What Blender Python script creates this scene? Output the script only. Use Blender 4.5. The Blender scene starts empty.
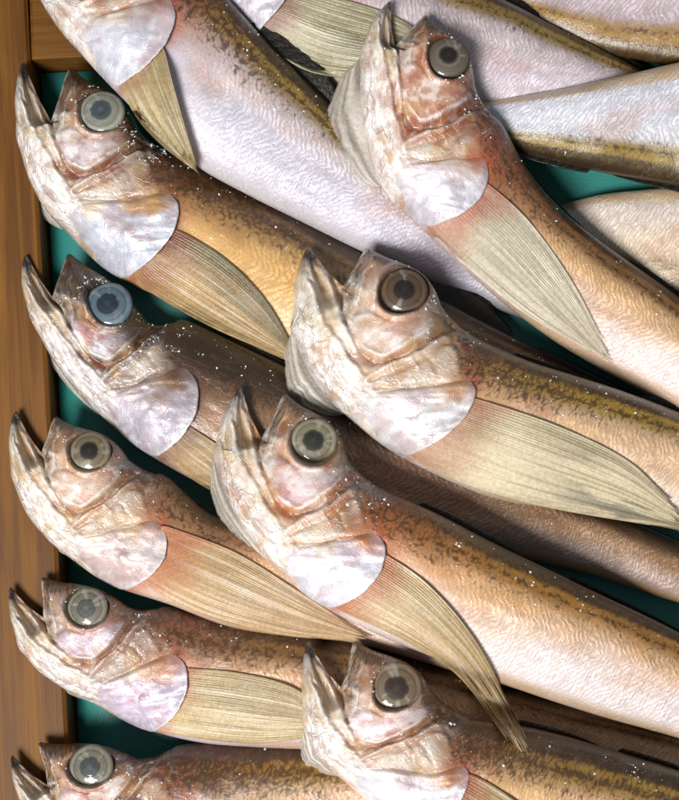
import bpy, math
import numpy as np
from mathutils import Vector

# ------------------------------------------------------------------ scene, camera, light
scn = bpy.context.scene
COL = scn.collection
PW, PH, FPX, DIST, TILT = 679.0, 800.0, 1428.0, 0.50, math.radians(6)
MPP = DIST / FPX                                   # metres per photo pixel at the tray floor
CAM = np.array([0.0, -DIST * math.sin(TILT), DIST * math.cos(TILT)])
cam_d = bpy.data.cameras.new('camera'); cam = bpy.data.objects.new('camera', cam_d); COL.objects.link(cam)
cam.location = CAM; cam.rotation_euler = (TILT, 0, 0)
cam_d.sensor_fit = 'VERTICAL'; cam_d.sensor_height = 24; cam_d.lens = 24 * FPX / PH
cam_d.clip_start = 0.01; cam_d.clip_end = 20
scn.camera = cam
world = bpy.data.worlds.new('World'); scn.world = world; world.use_nodes = True
bg = world.node_tree.nodes['Background']; bg.inputs[0].default_value = (0.80, 0.90, 1.0, 1); bg.inputs[1].default_value = 0.21

def area_light(name, loc, target, size, sy, power, color):
    l = bpy.data.lights.new(name, 'AREA'); l.shape = 'RECTANGLE'; l.size = size; l.size_y = sy; l.energy = power; l.color = color
    o = bpy.data.objects.new(name, l); COL.objects.link(o); o.location = loc
    o.rotation_euler = (Vector(target) - Vector(loc)).to_track_quat('-Z', 'Y').to_euler()
    return o
area_light('window_light', (-0.38, -0.52, 1.10), (0.02, 0.02, 0), 0.44, 0.34, 24.5, (1.0, 0.985, 0.96))
cy = scn.cycles; cy.max_bounces = 6; cy.diffuse_bounces = 3; cy.glossy_bounces = 2; cy.transmission_bounces = 2; cy.transparent_max_bounces = 6; cy.caustics_reflective = False; cy.caustics_refractive = False
vs = scn.view_settings; vs.view_transform = 'Standard'; vs.look = 'None'; vs.exposure = 0.0; vs.gamma = 1.0; vs.use_curve_mapping = False

# ------------------------------------------------------------------ numeric helpers
def world_from_px(px, py, z):
    """where the line of sight through a photo pixel meets the level z"""
    dx = (px - PW / 2) / FPX; dy = -(py - PH / 2) / FPX
    c, s = math.cos(TILT), math.sin(TILT)
    ry = c * dy + s; rz = s * dy - c
    k = (z - CAM[2]) / rz
    return np.stack([CAM[0] + k * dx, CAM[1] + k * ry, np.broadcast_to(z, np.shape(k)) * 1.0], -1)

def lin(h):
    v = np.array([int(h[i:i + 2], 16) for i in (0, 2, 4)]) / 255.0
    return np.where(v <= 0.04045, v / 12.92, ((v + 0.055) / 1.055) ** 2.4)

def sstep(a, b, x):
    t = np.clip((x - a) / (b - a), 0, 1); return t * t * (3 - 2 * t)

def _h(ix, iy, seed):
    n = (ix.astype(np.int64) * 374761393 + iy.astype(np.int64) * 668265263 + seed * 1442695041) & 0xffffffff
    n = ((n ^ (n >> 13)) * 1274126177) & 0xffffffff
    return ((n ^ (n >> 16)) & 0xffff) / 65535.0

def noise(x, y, seed=0):
    ix, iy = np.floor(x), np.floor(y); fx, fy = x - ix, y - iy
    ux = fx * fx * fx * (fx * (fx * 6 - 15) + 10); uy = fy * fy * fy * (fy * (fy * 6 - 15) + 10)
    a, b = _h(ix, iy, seed), _h(ix + 1, iy, seed); c, d = _h(ix, iy + 1, seed), _h(ix + 1, iy + 1, seed)
    return (a * (1 - ux) + b * ux) * (1 - uy) + (c * (1 - ux) + d * ux) * uy

def fbm(x, y, seed=0, octv=4):
    s = 0; a = 0.5; t = 0
    for o in range(octv):
        s = s + a * noise(x * 2 ** o, y * 2 ** o, seed + 17 * o); t += a; a *= 0.55
    return s / t                                    # 0..1

def ridged(x, y, seed=0, octv=3):
    s = 0; a = 0.5; t = 0
    for o in range(octv):
        s = s + a * (1 - np.abs(2 * noise(x * 2 ** o, y * 2 ** o, seed + 31 * o) - 1)); t += a; a *= 0.5
    return s / t

def seg_dist(x, y, poly, closed=False):
    poly = np.asarray(poly, float); d2 = np.full(np.shape(x), 1e18)
    n = len(poly); last = n if closed else n - 1
    for k in range(last):
        a, b = poly[k], poly[(k + 1) % n]; e = b - a; L = max(e @ e, 1e-9)
        t = np.clip(((x - a[0]) * e[0] + (y - a[1]) * e[1]) / L, 0, 1)
        d2 = np.minimum(d2, (x - a[0] - t * e[0]) ** 2 + (y - a[1] - t * e[1]) ** 2)
    return np.sqrt(d2)

def inside(x, y, poly):
    poly = np.asarray(poly, float); r = np.zeros(np.shape(x), bool); n = len(poly)
    for k in range(n):
        a, b = poly[k], poly[(k + 1) % n]
        if a[1] == b[1]: continue
        c = ((a[1] > y) != (b[1] > y)) & (x < (b[0] - a[0]) * (y - a[1]) / (b[1] - a[1]) + a[0]); r ^= c
    return r

def blob(x, y, poly, blur):
    d = seg_dist(x, y, poly, True); d = np.where(inside(x, y, poly), d, -d)
    return sstep(-blur, blur, d)

def smooth_poly(pts, n=60):
    pts = np.asarray(pts, float); return curve(pts, np.linspace(0, len(pts) - 1, n))

def curve(ctrl, t):
    """Catmull-Rom through ctrl at parameters t"""
    c = np.asarray(ctrl, float); n = len(c)
    c = np.vstack([2 * c[0] - c[1], c, 2 * c[-1] - c[-2]])
    i = np.clip(np.floor(t).astype(int), 0, n - 2); f = (t - i)[:, None]
    p0, p1, p2, p3 = c[i], c[i + 1], c[i + 2], c[i + 3]
    return 0.5 * (2 * p1 + (p2 - p0) * f + (2 * p0 - 5 * p1 + 4 * p2 - p3) * f ** 2 + (3 * p1 - p0 - 3 * p2 + p3) * f ** 3)

def resample(pts, n):
    pts = smooth_poly(pts, 20 * len(pts)); s = np.r_[0, np.cumsum(np.hypot(*np.diff(pts, axis=0).T))]
    q = np.linspace(0, s[-1], n); return np.stack([np.interp(q, s, pts[:, 0]), np.interp(q, s, pts[:, 1])], -1)

def mix(a, b, m):
    return a + (b - a) * np.asarray(m)[..., None]

# ------------------------------------------------------------------ mesh helpers
def make_obj(name, verts, faces, mat, parent=None, colors=None, mask=None, uv=None, smooth=True):
    """faces: (n,4) int array (a repeated last index = triangle)"""
    faces = np.asarray(faces, np.int64)
    me = bpy.data.meshes.new(name); nv, nf = len(verts), len(faces)
    if faces.shape[1] == 4 and (faces[:, 2] == faces[:, 3]).all(): faces = faces[:, :3]
    k = faces.shape[1]
    me.vertices.add(nv); me.vertices.foreach_set('co', np.asarray(verts, np.float32).ravel())
    me.loops.add(nf * k); me.loops.foreach_set('vertex_index', faces.astype(np.int32).ravel())
    me.polygons.add(nf); me.polygons.foreach_set('loop_start', np.arange(0, nf * k, k, dtype=np.int32))
    me.polygons.foreach_set('use_smooth', np.full(nf, smooth))
    me.update(calc_edges=True)
    for nm, dat in (('Col', colors), ('Msk', mask)):
        if dat is not None:
            a = me.attributes.new(nm, 'FLOAT_COLOR', 'POINT')
            if dat.shape[1] == 3: dat = np.c_[dat, np.ones(len(dat))]
            a.data.foreach_set('color', np.asarray(dat, np.float32).ravel())
    if uv is not None:
        u = me.uv_layers.new(name='AB'); u.data.foreach_set('uv', np.asarray(uv, np.float32)[faces.ravel()].ravel())
    me.materials.append(mat)
    o = bpy.data.objects.new(name, me); COL.objects.link(o)
    if parent is not None: o.parent = parent; o.matrix_parent_inverse.identity()
    return o

def grid_faces(nr, nc, off=0, flip=False):
    i, j = np.meshgrid(np.arange(nr - 1), np.arange(nc - 1), indexing='ij')
    a = (i * nc + j).ravel() + off
    f = np.stack([a, a + nc, a + nc + 1, a + 1], -1)
    return f[:, ::-1] if flip else f

def sheet(front, back):
    """closed thin sheet from two grids (nr,nc,3)"""
    nr, nc = front.shape[:2]; n = nr * nc
    v = np.concatenate([front.reshape(-1, 3), back.reshape(-1, 3)])
    f = [grid_faces(nr, nc), grid_faces(nr, nc, n, True)]
    rim = np.r_[np.arange(nc - 1), np.arange(nr - 1) * nc + nc - 1, np.arange(nc - 1, 0, -1) + (nr - 1) * nc, np.arange(nr - 1, 0, -1) * nc]
    nx = np.roll(rim, -1)
    f.append(np.stack([rim, nx, nx + n, rim + n], -1))
    return v, np.concatenate(f)

def tag(o, label, cat, group=None, kind=None):
    if label: o['label'] = label
    if cat: o['category'] = cat
    if group: o['group'] = group
    if kind: o['kind'] = kind
    return o

# ------------------------------------------------------------------ materials
class NT:
    def __init__(s, name):
        s.m = bpy.data.materials.new(name); s.m.use_nodes = True; s.t = s.m.node_tree
        s.b = s.t.nodes['Principled BSDF']; s.out = s.t.nodes['Material Output']
    def n(s, typ, ins=None, **kw):
        nd = s.t.nodes.new(typ)
        for k, v in kw.items(): setattr(nd, k, v)
        for k, v in (ins or {}).items(): s.put(nd.inputs[k], v)
        return nd
    def put(s, sock, v):
        if hasattr(v, 'is_output') or isinstance(v, bpy.types.NodeSocket): s.t.links.new(v, sock)
        else: sock.default_value = v
    def math(s, op, a, b=None, c=None, clamp=False):
        nd = s.n('ShaderNodeMath', operation=op, use_clamp=clamp)
        for k, v in enumerate((a, b, c)):
            if v is not None: s.put(nd.inputs[k], v)
        return nd.outputs[0]
    def mixc(s, f, a, b, bt='MIX'):
        nd = s.n('ShaderNodeMix', data_type='RGBA', blend_type=bt)
        s.put(nd.inputs[0], f); s.put(nd.inputs[6], a); s.put(nd.inputs[7], b)
        return nd.outputs[2]
    def ramp(s, f, p0, p1):
        nd = s.n('ShaderNodeMapRange', interpolation_type='SMOOTHSTEP'); s.put(nd.inputs[0], f)
        nd.inputs[1].default_value = p0; nd.inputs[2].default_value = p1
        return nd.outputs[0]

def skin_material():
    k = NT('fish_skin'); b = k.b
    col = k.n('ShaderNodeAttribute', attribute_name='Col').outputs['Color']
    msk = k.n('ShaderNodeSeparateColor', {0: k.n('ShaderNodeAttribute', attribute_name='Msk').outputs['Color']})
    mot, chev, wrink = msk.outputs[0], msk.outputs[1], msk.outputs[2]
    uv = k.n('ShaderNodeUVMap', uv_map='AB').outputs[0]
    seed = k.n('ShaderNodeObjectInfo').outputs['Random']
    off = k.n('ShaderNodeCombineXYZ', {0: k.math('MULTIPLY', seed, 3000.0), 1: k.math('MULTIPLY', seed, 1700.0)}).outputs[0]
    uvs = k.n('ShaderNodeVectorMath', {0: uv, 1: off}, operation='ADD').outputs[0]
    # dark mottling on the back
    warp = k.n('ShaderNodeTexNoise', {'Vector': uvs, 'Scale': 0.06, 'Detail': 3.0}, noise_dimensions='2D')
    uvw = k.n('ShaderNodeVectorMath', {0: uvs, 1: k.n('ShaderNodeVectorMath', {0: warp.outputs['Color'], 'Scale': 14.0}, operation='SCALE').outputs[0]}, operation='ADD').outputs[0]
    vor = k.n('ShaderNodeTexVoronoi', {'Vector': uvw, 'Scale': 0.24}, feature='F1', voronoi_dimensions='2D')
    nz = k.n('ShaderNodeTexNoise', {'Vector': uvs, 'Scale': 0.11, 'Detail': 3.0, 'Roughness': 0.62}, noise_dimensions='2D')
    m1 = k.math('ADD', k.math('MULTIPLY', vor.outputs['Distance'], 0.55), k.math('MULTIPLY', nz.outputs[0], 0.75))
    thr = k.math('SUBTRACT', 1.02, k.math('MULTIPLY', mot, 0.62))
    mm = k.ramp(k.math('SUBTRACT', m1, thr), -0.22, 0.24)
    mm = k.math('MULTIPLY', mm, k.math('MINIMUM', k.math('MULTIPLY', mot, 3.0), 1.0))
    c1 = k.mixc(k.math('MULTIPLY', mm, 0.80), col, (0.035, 0.018, 0.008, 1))
    # fine blotches and pores
    fine = k.n('ShaderNodeTexNoise', {'Vector': uvs, 'Scale': 0.42, 'Detail': 3.0, 'Roughness': 0.7}, noise_dimensions='2D')
    big = k.n('ShaderNodeTexNoise', {'Vector': uvs, 'Scale': 0.045, 'Detail': 4.0, 'Roughness': 0.6}, noise_dimensions='2D')
    c2 = k.mixc(1.0, c1, k.n('ShaderNodeCombineColor', {i: k.math('ADD', 0.60 + 0.02 * i, k.math('ADD', k.math('MULTIPLY', fine.outputs[0], 0.50), k.math('MULTIPLY', big.outputs[0], 0.30 - 0.03 * i))) for i in range(3)}).outputs[0], 'MULTIPLY')
    # herringbone muscle lines
    sx = k.n('ShaderNodeSeparateXYZ', {0: uvw}); sx0 = k.n('ShaderNodeSeparateXYZ', {0: uv})
    fold = k.math('ABSOLUTE', k.math('SUBTRACT', sx0.outputs[1], 62.0))
    ph = k.math('MULTIPLY', k.math('ADD', sx.outputs[0], k.math('MULTIPLY', fold, 0.75)), 1.05)
    wav = k.math('MULTIPLY', k.math('ADD', k.math('SINE', ph), 1.0), 0.5)
    wav = k.math('MULTIPLY', wav, k.math('MULTIPLY', chev, k.ramp(nz.outputs[0], 0.30, 0.62)))
    lite = k.mixc(1.0, k.mixc(1.0, c2, (1.55, 1.6, 1.7, 1), 'MULTIPLY'), (0.03, 0.03, 0.03, 1), 'ADD')
    c3 = k.mixc(k.math('MULTIPLY', wav, 0.75), c2, lite)
    hair = k.n('ShaderNodeTexNoise', {'Vector': k.n('ShaderNodeMapping', {'Vector': uvs, 'Rotation': (0, 0, -0.9), 'Scale': (1.3, 0.10, 1)}).outputs[0], 'Scale': 0.5, 'Detail': 3.0}, noise_dimensions='2D')
    c3 = k.mixc(k.math('MULTIPLY', k.math('MULTIPLY', k.ramp(hair.outputs[0], 0.56, 0.72), chev), 0.50), c3, lite)
    k.put(b.inputs['Base Color'], c3)
    # relief: fine pores, muscle lines, and on the head thin film-like creases
    mpc = k.n('ShaderNodeMapping', {'Vector': uvw, 'Scale': (0.22, 1.0, 1.0), 'Rotation': (0, 0, 0.12)}).outputs[0]
    cr = k.n('ShaderNodeTexVoronoi', {'Vector': mpc, 'Scale': 0.13}, feature='DISTANCE_TO_EDGE', voronoi_dimensions='2D').outputs['Distance']
    cr2 = k.n('ShaderNodeTexVoronoi', {'Vector': mpc, 'Scale': 0.33}, feature='DISTANCE_TO_EDGE', voronoi_dimensions='2D').outputs['Distance']
    crease = k.math('ADD', k.math('SUBTRACT', 1.0, k.ramp(cr, 0.0, 0.09)), k.math('MULTIPLY', k.math('SUBTRACT', 1.0, k.ramp(cr2, 0.0, 0.10)), 0.30))
    crease = k.math('MULTIPLY', crease, k.ramp(big.outputs[0], 0.36, 0.60))
    hsum = k.math('ADD', k.math('MULTIPLY', wav, 0.16), k.math('MULTIPLY', fine.outputs[0], 0.13))
    hsum = k.math('ADD', hsum, k.math('MULTIPLY', k.math('MULTIPLY', crease, wrink), 0.48))
    hsum = k.math('ADD', hsum, k.math('MULTIPLY', k.math('MULTIPLY', hair.outputs[0], chev), 0.35))
    bump = k.n('ShaderNodeBump', {'Strength': 0.9, 'Distance': 0.0009, 'Height': hsum})
    k.put(b.inputs['Normal'], bump.outputs[0])
    c4 = k.mixc(k.math('MULTIPLY', k.math('MULTIPLY', crease, wrink), 0.30), c3, (0.84, 0.80, 0.76, 1))
    k.put(b.inputs['Base Color'], c4)
    k.put(b.inputs['Roughness'], k.math('SUBTRACT', k.math('ADD', 0.24, k.math('MULTIPLY', fine.outputs[0], 0.30)), k.math('MULTIPLY', wrink, 0.10)))
    b.inputs['Specular IOR Level'].default_value = 0.6
    k.put(b.inputs['Coat Weight'], k.math('ADD', 0.10, k.math('MULTIPLY', wrink, 1.1), clamp=True)); b.inputs['Coat Roughness'].default_value = 0.075
    k.put(b.inputs['Coat Normal'], bump.outputs[0])
    b.inputs['Subsurface Weight'].default_value = 0.0; b.inputs['Subsurface Radius'].default_value = (1.0, 0.72, 0.5); b.inputs['Subsurface Scale'].default_value = 0.0025
    return k.m

def plate_material():
    k = NT('gill_plate'); b = k.b
    col = k.n('ShaderNodeAttribute', attribute_name='Col').outputs['Color']
    uv = k.n('ShaderNodeUVMap', uv_map='AB').outputs[0]
    off = k.n('ShaderNodeCombineXYZ', {0: k.math('MULTIPLY', k.n('ShaderNodeObjectInfo').outputs['Random'], 3000.0)}).outputs[0]
    uvs = k.n('ShaderNodeVectorMath', {0: uv, 1: off}, operation='ADD').outputs[0]
    n1 = k.n('ShaderNodeTexNoise', {'Vector': uvs, 'Scale': 0.10, 'Detail': 3.0, 'Roughness': 0.68, 'Distortion': 1.0}, noise_dimensions='2D')
    n2 = k.n('ShaderNodeTexNoise', {'Vector': uvs, 'Scale': 0.6, 'Detail': 4.0, 'Roughness': 0.7}, noise_dimensions='2D')
    wr = k.math('ABSOLUTE', k.math('SUBTRACT', n1.outputs[0], 0.5))
    f = k.math('ADD', 0.62, k.math('ADD', k.math('MULTIPLY', n1.outputs[0], 0.36), k.math('MULTIPLY', n2.outputs[0], 0.34)))
    c = k.mixc(1.0, col, k.n('ShaderNodeCombineColor', {0: f, 1: f, 2: f}).outputs[0], 'MULTIPLY')
    k.put(b.inputs['Base Color'], c)
    bump = k.n('ShaderNodeBump', {'Strength': 0.8, 'Distance': 0.0009, 'Height': k.math('ADD', k.math('MULTIPLY', wr, -0.55), k.math('MULTIPLY', n2.outputs[0], 0.12))})
    k.put(b.inputs['Normal'], bump.outputs[0])
    k.put(b.inputs['Roughness'], k.math('ADD', 0.20, k.math('MULTIPLY', n2.outputs[0], 0.28)))
    b.inputs['Metallic'].default_value = 0.15
    b.inputs['Coat Weight'].default_value = 0.2; b.inputs['Coat Roughness'].default_value = 0.2
    return k.m

def fin_material():
    k = NT('fin_membrane'); b = k.b
    at = k.n('ShaderNodeAttribute', attribute_name='Col')
    ms = k.n('ShaderNodeSeparateColor', {0: k.n('ShaderNodeAttribute', attribute_name='Msk').outputs['Color']})
    uv = k.n('ShaderNodeUVMap', uv_map='AB').outputs[0]
    n1 = k.n('ShaderNodeTexNoise', {'Vector': uv, 'Scale': 0.25, 'Detail': 3.0, 'Roughness': 0.65})
    f = k.math('ADD', 0.62, k.math('MULTIPLY', n1.outputs[0], 0.76))
    c = k.mixc(1.0, at.outputs['Color'], k.n('ShaderNodeCombineColor', {0: f, 1: f, 2: f}).outputs[0], 'MULTIPLY')
    k.put(b.inputs['Base Color'], c)
    k.put(b.inputs['Roughness'], 0.34); b.inputs['Specular IOR Level'].default_value = 0.5
    b.inputs['Coat Weight'].default_value = 0.15; b.inputs['Coat Roughness'].default_value = 0.25
    bump = k.n('ShaderNodeBump', {'Strength': 0.5, 'Distance': 0.0005, 'Height': n1.outputs[0]}); k.put(b.inputs['Normal'], bump.outputs[0])
    tl = k.n('ShaderNodeBsdfTranslucent', {0: c}); tr = k.n('ShaderNodeBsdfTransparent')
    m1 = k.n('ShaderNodeMixShader', {0: 0.30, 1: b.outputs[0], 2: tl.outputs[0]})
    m2 = k.n('ShaderNodeMixShader', {0: ms.outputs[0], 1: m1.outputs[0], 2: tr.outputs[0]})
    k.t.links.new(m2.outputs[0], k.out.inputs[0])
    return k.m

def eye_material():
    k = NT('eye_surface'); b = k.b
    k.put(b.inputs['Base Color'], k.n('ShaderNodeAttribute', attribute_name='Col').outputs['Color'])
    b.inputs['Roughness'].default_value = 0.5; b.inputs['Specular IOR Level'].default_value = 0.25; b.inputs['Coat Weight'].default_value = 0.5; b.inputs['Coat Roughness'].default_value = 0.06
    tc = k.n('ShaderNodeTexCoord'); n1 = k.n('ShaderNodeTexNoise', {'Vector': tc.outputs['Object'], 'Scale': 260.0, 'Detail': 3.0})
    bp = k.n('ShaderNodeBump', {'Strength': 0.22, 'Distance': 0.0006, 'Height': n1.outputs[0]}); k.put(b.inputs['Normal'], bp.outputs[0])
    k.put(b.inputs['Coat Normal'], bp.outputs[0])
    return k.m

def wood_material():
    k = NT('tray_wood'); b = k.b
    tc = k.n('ShaderNodeTexCoord').outputs['Object']
    mp = k.n('ShaderNodeMapping', {'Vector': tc, 'Scale': (1, 0.045, 1)}).outputs[0]
    n1 = k.n('ShaderNodeTexNoise', {'Vector': mp, 'Scale': 210.0, 'Detail': 3.0, 'Roughness': 0.6, 'Distortion': 0.6})
    n2 = k.n('ShaderNodeTexNoise', {'Vector': mp, 'Scale': 1300.0, 'Detail': 3.0})
    n3 = k.n('ShaderNodeTexNoise', {'Vector': tc, 'Scale': 14.0, 'Detail': 3.0})
    c = k.mixc(k.ramp(n1.outputs[0], 0.32, 0.70), (0.095, 0.034, 0.004, 1), (0.185, 0.076, 0.010, 1))
    c = k.mixc(k.math('MULTIPLY', k.ramp(n2.outputs[0], 0.5, 0.8), 0.35), c, (0.045, 0.015, 0.004, 1))
    c = k.mixc(k.math('MULTIPLY', k.ramp(n3.outputs[0], 0.45, 0.75), 0.35), c, (0.055, 0.019, 0.004, 1))
    b.inputs['Specular IOR Level'].default_value = 0.25; k.put(b.inputs['Base Color'], c); k.put(b.inputs['Roughness'], k.math('ADD', 0.45, k.math('MULTIPLY', n1.outputs[0], 0.25)))
    k.put(b.inputs['Normal'], k.n('ShaderNodeBump', {'Strength': 0.4, 'Distance': 0.0006, 'Height': k.math('ADD', n1.outputs[0], k.math('MULTIPLY', n2.outputs[0], 0.5))}).outputs[0])
    return k.m

def liner_material():
    k = NT('green_liner'); b = k.b
    tc = k.n('ShaderNodeTexCoord').outputs['Object']
    n1 = k.n('ShaderNodeTexNoise', {'Vector': tc, 'Scale': 60.0, 'Detail': 3.0}); n2 = k.n('ShaderNodeTexNoise', {'Vector': tc, 'Scale': 1500.0, 'Detail': 2.0})
    c = k.mixc(n1.outputs[0], (0.014, 0.15, 0.128, 1), (0.030, 0.23, 0.20, 1))
    k.put(b.inputs['Base Color'], c); b.inputs['Roughness'].default_value = 0.5
    k.put(b.inputs['Normal'], k.n('ShaderNodeBump', {'Strength': 0.35, 'Distance': 0.0005, 'Height': n2.outputs[0]}).outputs[0])
    return k.m

def salt_material():
    k = NT('salt'); b = k.b
    b.inputs['Base Color'].default_value = (0.86, 0.86, 0.86, 1); b.inputs['Roughness'].default_value = 0.3
    b.inputs['Subsurface Weight'].default_value = 0.3; b.inputs['Subsurface Scale'].default_value = 0.001
    return k.m
SKIN, PLATE, FIN, EYE, WOOD, LINER, SALT = skin_material(), plate_material(), fin_material(), eye_material(), wood_material(), liner_material(), salt_material()

# ------------------------------------------------------------------ tray and liner
RAIL_H = 0.013
def board(name, quad, z0, z1, parent, bev=0.0012):
    """bevelled board over a four-cornered plan (world xy, counter-clockwise); local Y runs along quad[0]->quad[3]"""
    q = np.array(quad, float); o0 = q[0]; d = q[3] - q[0]; L = np.hypot(*d); ang = math.atan2(d[1], d[0]) - math.pi / 2
    c, s = math.cos(-ang), math.sin(-ang); loc = (q - o0) @ np.array([[c, s], [-s, c]])
    cen = loc.mean(0); ins = loc + np.sign(cen - loc) * bev
    v = np.concatenate([np.c_[loc, np.full(4, z0)], np.c_[loc, np.full(4, z1 - bev)], np.c_[ins, np.full(4, z1)]])
    f = [[3, 2, 1, 0], [8, 9, 10, 11]]
    for r in (0, 4):
        for i in range(4): f.append([r + i, r + (i + 1) % 4, r + 4 + (i + 1) % 4, r + 4 + i])
    o = make_obj(name, v, np.array(f), WOOD, parent, smooth=False)
    o.location = (o0[0], o0[1], 0); o.rotation_euler = (0, 0, ang)
    return o
def fxy(x, y, z=0.0): return world_from_px(np.float64(x), np.float64(y), z)[:2]
tray = bpy.data.objects.new('wooden_tray', None); COL.objects.link(tray)
tag(tray, 'shallow orange-brown wooden tray whose rim shows along the left side', 'tray')
# inner edges of the rim as they show at rim height
il0, il1 = fxy(27, 0, RAIL_H), fxy(68, 740, RAIL_H)
dl = (il1 - il0) / np.hypot(*(il1 - il0)); nl = np.array([dl[1], -dl[0]])          # nl points left (outwards)
if nl[0] > 0: nl = -nl
ce = fxy(30, 58, RAIL_H)
dt = np.array([-dl[1], dl[0]]); dt = dt if dt[0] > 0 else -dt
dt = dt + np.array([0, -0.02]); dt /= np.hypot(*dt)
up = np.array([-dt[1], dt[0]])
far = ce + dl * 0.36; out = ce - dl * 0.055
left = board('rim_board', [far + nl * 0.042, far, out, out + nl * 0.042], -0.010, RAIL_H, tray)
g = 0.0003
tr = board('rim_board', [ce + dt * g, ce + dt * g + up * 0.05, ce + dt * 0.46 + up * 0.05, ce + dt * 0.46][::-1][0:4], -0.010, RAIL_H - 0.0004, tray)
right = board('rim_board', [ce + dt * 0.4602 - dl * 0.05 + (0.04, 0), ce + dt * 0.4602 - dl * 0.05, far + dt * 0.4602, far + dt * 0.4602 + (0.04, 0)][::-1], -0.010, RAIL_H, tray)
base = board('base_board', [far + dt * 0.0005, far + dt * 0.46, ce + dt * 0.46 - up * 0.0005, ce + dt * 0.0005 - up * 0.0005], -0.010, -0.0015, tray, 0.0003)
lo = []
nn = 40
for i in range(nn):
    for j in range(nn):
        p = ce * (1 - i / (nn - 1)) + far * (i / (nn - 1)) + dt * (0.0012 + 0.457 * j / (nn - 1)) - up * 0.0012 * (1 - i / (nn - 1))
        lo.append([p[0], p[1], 0.0006 * float(noise(np.float64(p[0] * 40), np.float64(p[1] * 40), 3)) - 0.0004])
lo = np.array(lo).reshape(nn, nn, 3)
v, f = sheet(lo, lo - [0, 0, 0.0006])
liner = make_obj('liner_sheet', v, f, LINER); tag(liner, 'dark green liner sheet under the fish on the tray floor', 'liner')

# ------------------------------------------------------------------ height map of the pile
HC = 0.0016; HX0, HY0, HNX, HNY = -0.22, -0.30, 330, 330
HM = np.zeros((HNX, HNY))
gx, gy = np.meshgrid(HX0 + (np.arange(HNX) + .5) * HC, HY0 + (np.arange(HNY) + .5) * HC, indexing='ij')
side = (gx - il0[0]) * nl[0] + (gy - il0[1]) * nl[1]
HM[side > -0.001] = RAIL_H
HM[((gx - ce[0]) * up[0] + (gy - ce[1]) * up[1]) > -0.001] = RAIL_H
def hidx(xy):
    return np.clip(((xy[..., 0] - HX0) / HC).astype(int), 0, HNX - 1), np.clip(((xy[..., 1] - HY0) / HC).astype(int), 0, HNY - 1)
def hget(xy):
    i, j = hidx(xy); return HM[i, j]
def hlin(xy):
    x = np.clip((xy[..., 0] - HX0) / HC - .5, 0, HNX - 1.001); y = np.clip((xy[..., 1] - HY0) / HC - .5, 0, HNY - 1.001)
    i, j = x.astype(int), y.astype(int); a, b = x - i, y - j
    return (HM[i, j] * (1 - a) + HM[i + 1, j] * a) * (1 - b) + (HM[i, j + 1] * (1 - a) + HM[i + 1, j + 1] * a) * b
def hput(p):
    i, j = hidx(p); np.maximum.at(HM, (i.ravel(), j.ravel()), p[..., 2].ravel())

# ------------------------------------------------------------------ the fish, drawn once in its own plane
ZF = 800 / 240.0
def z2p(a): return np.asarray(a, float) / ZF + np.array([200.0, 380.0])
headV = z2p([(127, 30), (106, 66), (78, 122), (60, 188), (46, 245), (62, 300), (90, 385), (132, 470), (192, 560), (272, 645), (375, 733)])
headD = z2p([(290, 44), (301, 55), (316, 68), (340, 86), (388, 112), (440, 148), (478, 205), (502, 268), (535, 312), (572, 342), (615, 368)])
mouthL = z2p([(141, 22), (153, 62), (172, 122), (206, 190)])
mouthU = z2p([(279, 44), (262, 80), (240, 130), (206, 190)])
NHR, NBR, NL = 150, 170, 54
tt = np.r_[np.linspace(0, 3, 48, endpoint=False), np.linspace(3, 10, NHR - 48, endpoint=False), np.linspace(10, 20, NBR)]
NR = len(tt); RC = 48                                     # RC: first row behind the mouth corner
xs = (1 - np.cos(np.pi * np.arange(NL + 1) / NL)) / 2
bm_row = 0.585 + (0.5 - 0.585) * sstep(3, 6, tt)

NW = np.array([0, 0, 0, 0, 0, 0, .05, .2, .45, .75, 1.0])[:, None]
def fish_rows(bodyV, bodyD, A=None, nape=None):
    ap = (lambda p: p) if A is None else A if callable(A) else (lambda p: p @ A[:2] + A[2])
    hv, hd = ap(headV), ap(headD)
    if nape is not None: hd = hd + NW * (np.array(nape, float) - hd[-1])
    bv = resample(np.vstack([hv[-1:], bodyV]), 11); bd = resample(np.vstack([hd[-1:], bodyD]), 11)
    V = curve(np.vstack([hv, bv[1:]]), tt); D = curve(np.vstack([hd, bd[1:]]), tt)
    ml = curve(ap(mouthL), np.minimum(tt, 3)); mu = curve(ap(mouthU), np.minimum(tt, 3))
    lm = V + (D - V) * bm_row[:, None]
    k = int(RC); offs = (ml[k] - lm[k]) * (1 - sstep(3, 5.5, tt))[:, None]
    mid = lm + offs
    ML = np.where((tt < 3)[:, None], ml, mid); MU = np.where((tt < 3)[:, None], mu, mid)
    low = V[:, None] + (ML - V)[:, None] * xs[None, :, None]
    upp = MU[:, None] + (D - MU)[:, None] * xs[None, :, None]
    return np.concatenate([low, upp], 1), V, D            # (NR, 2NL+2, 2)

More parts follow.
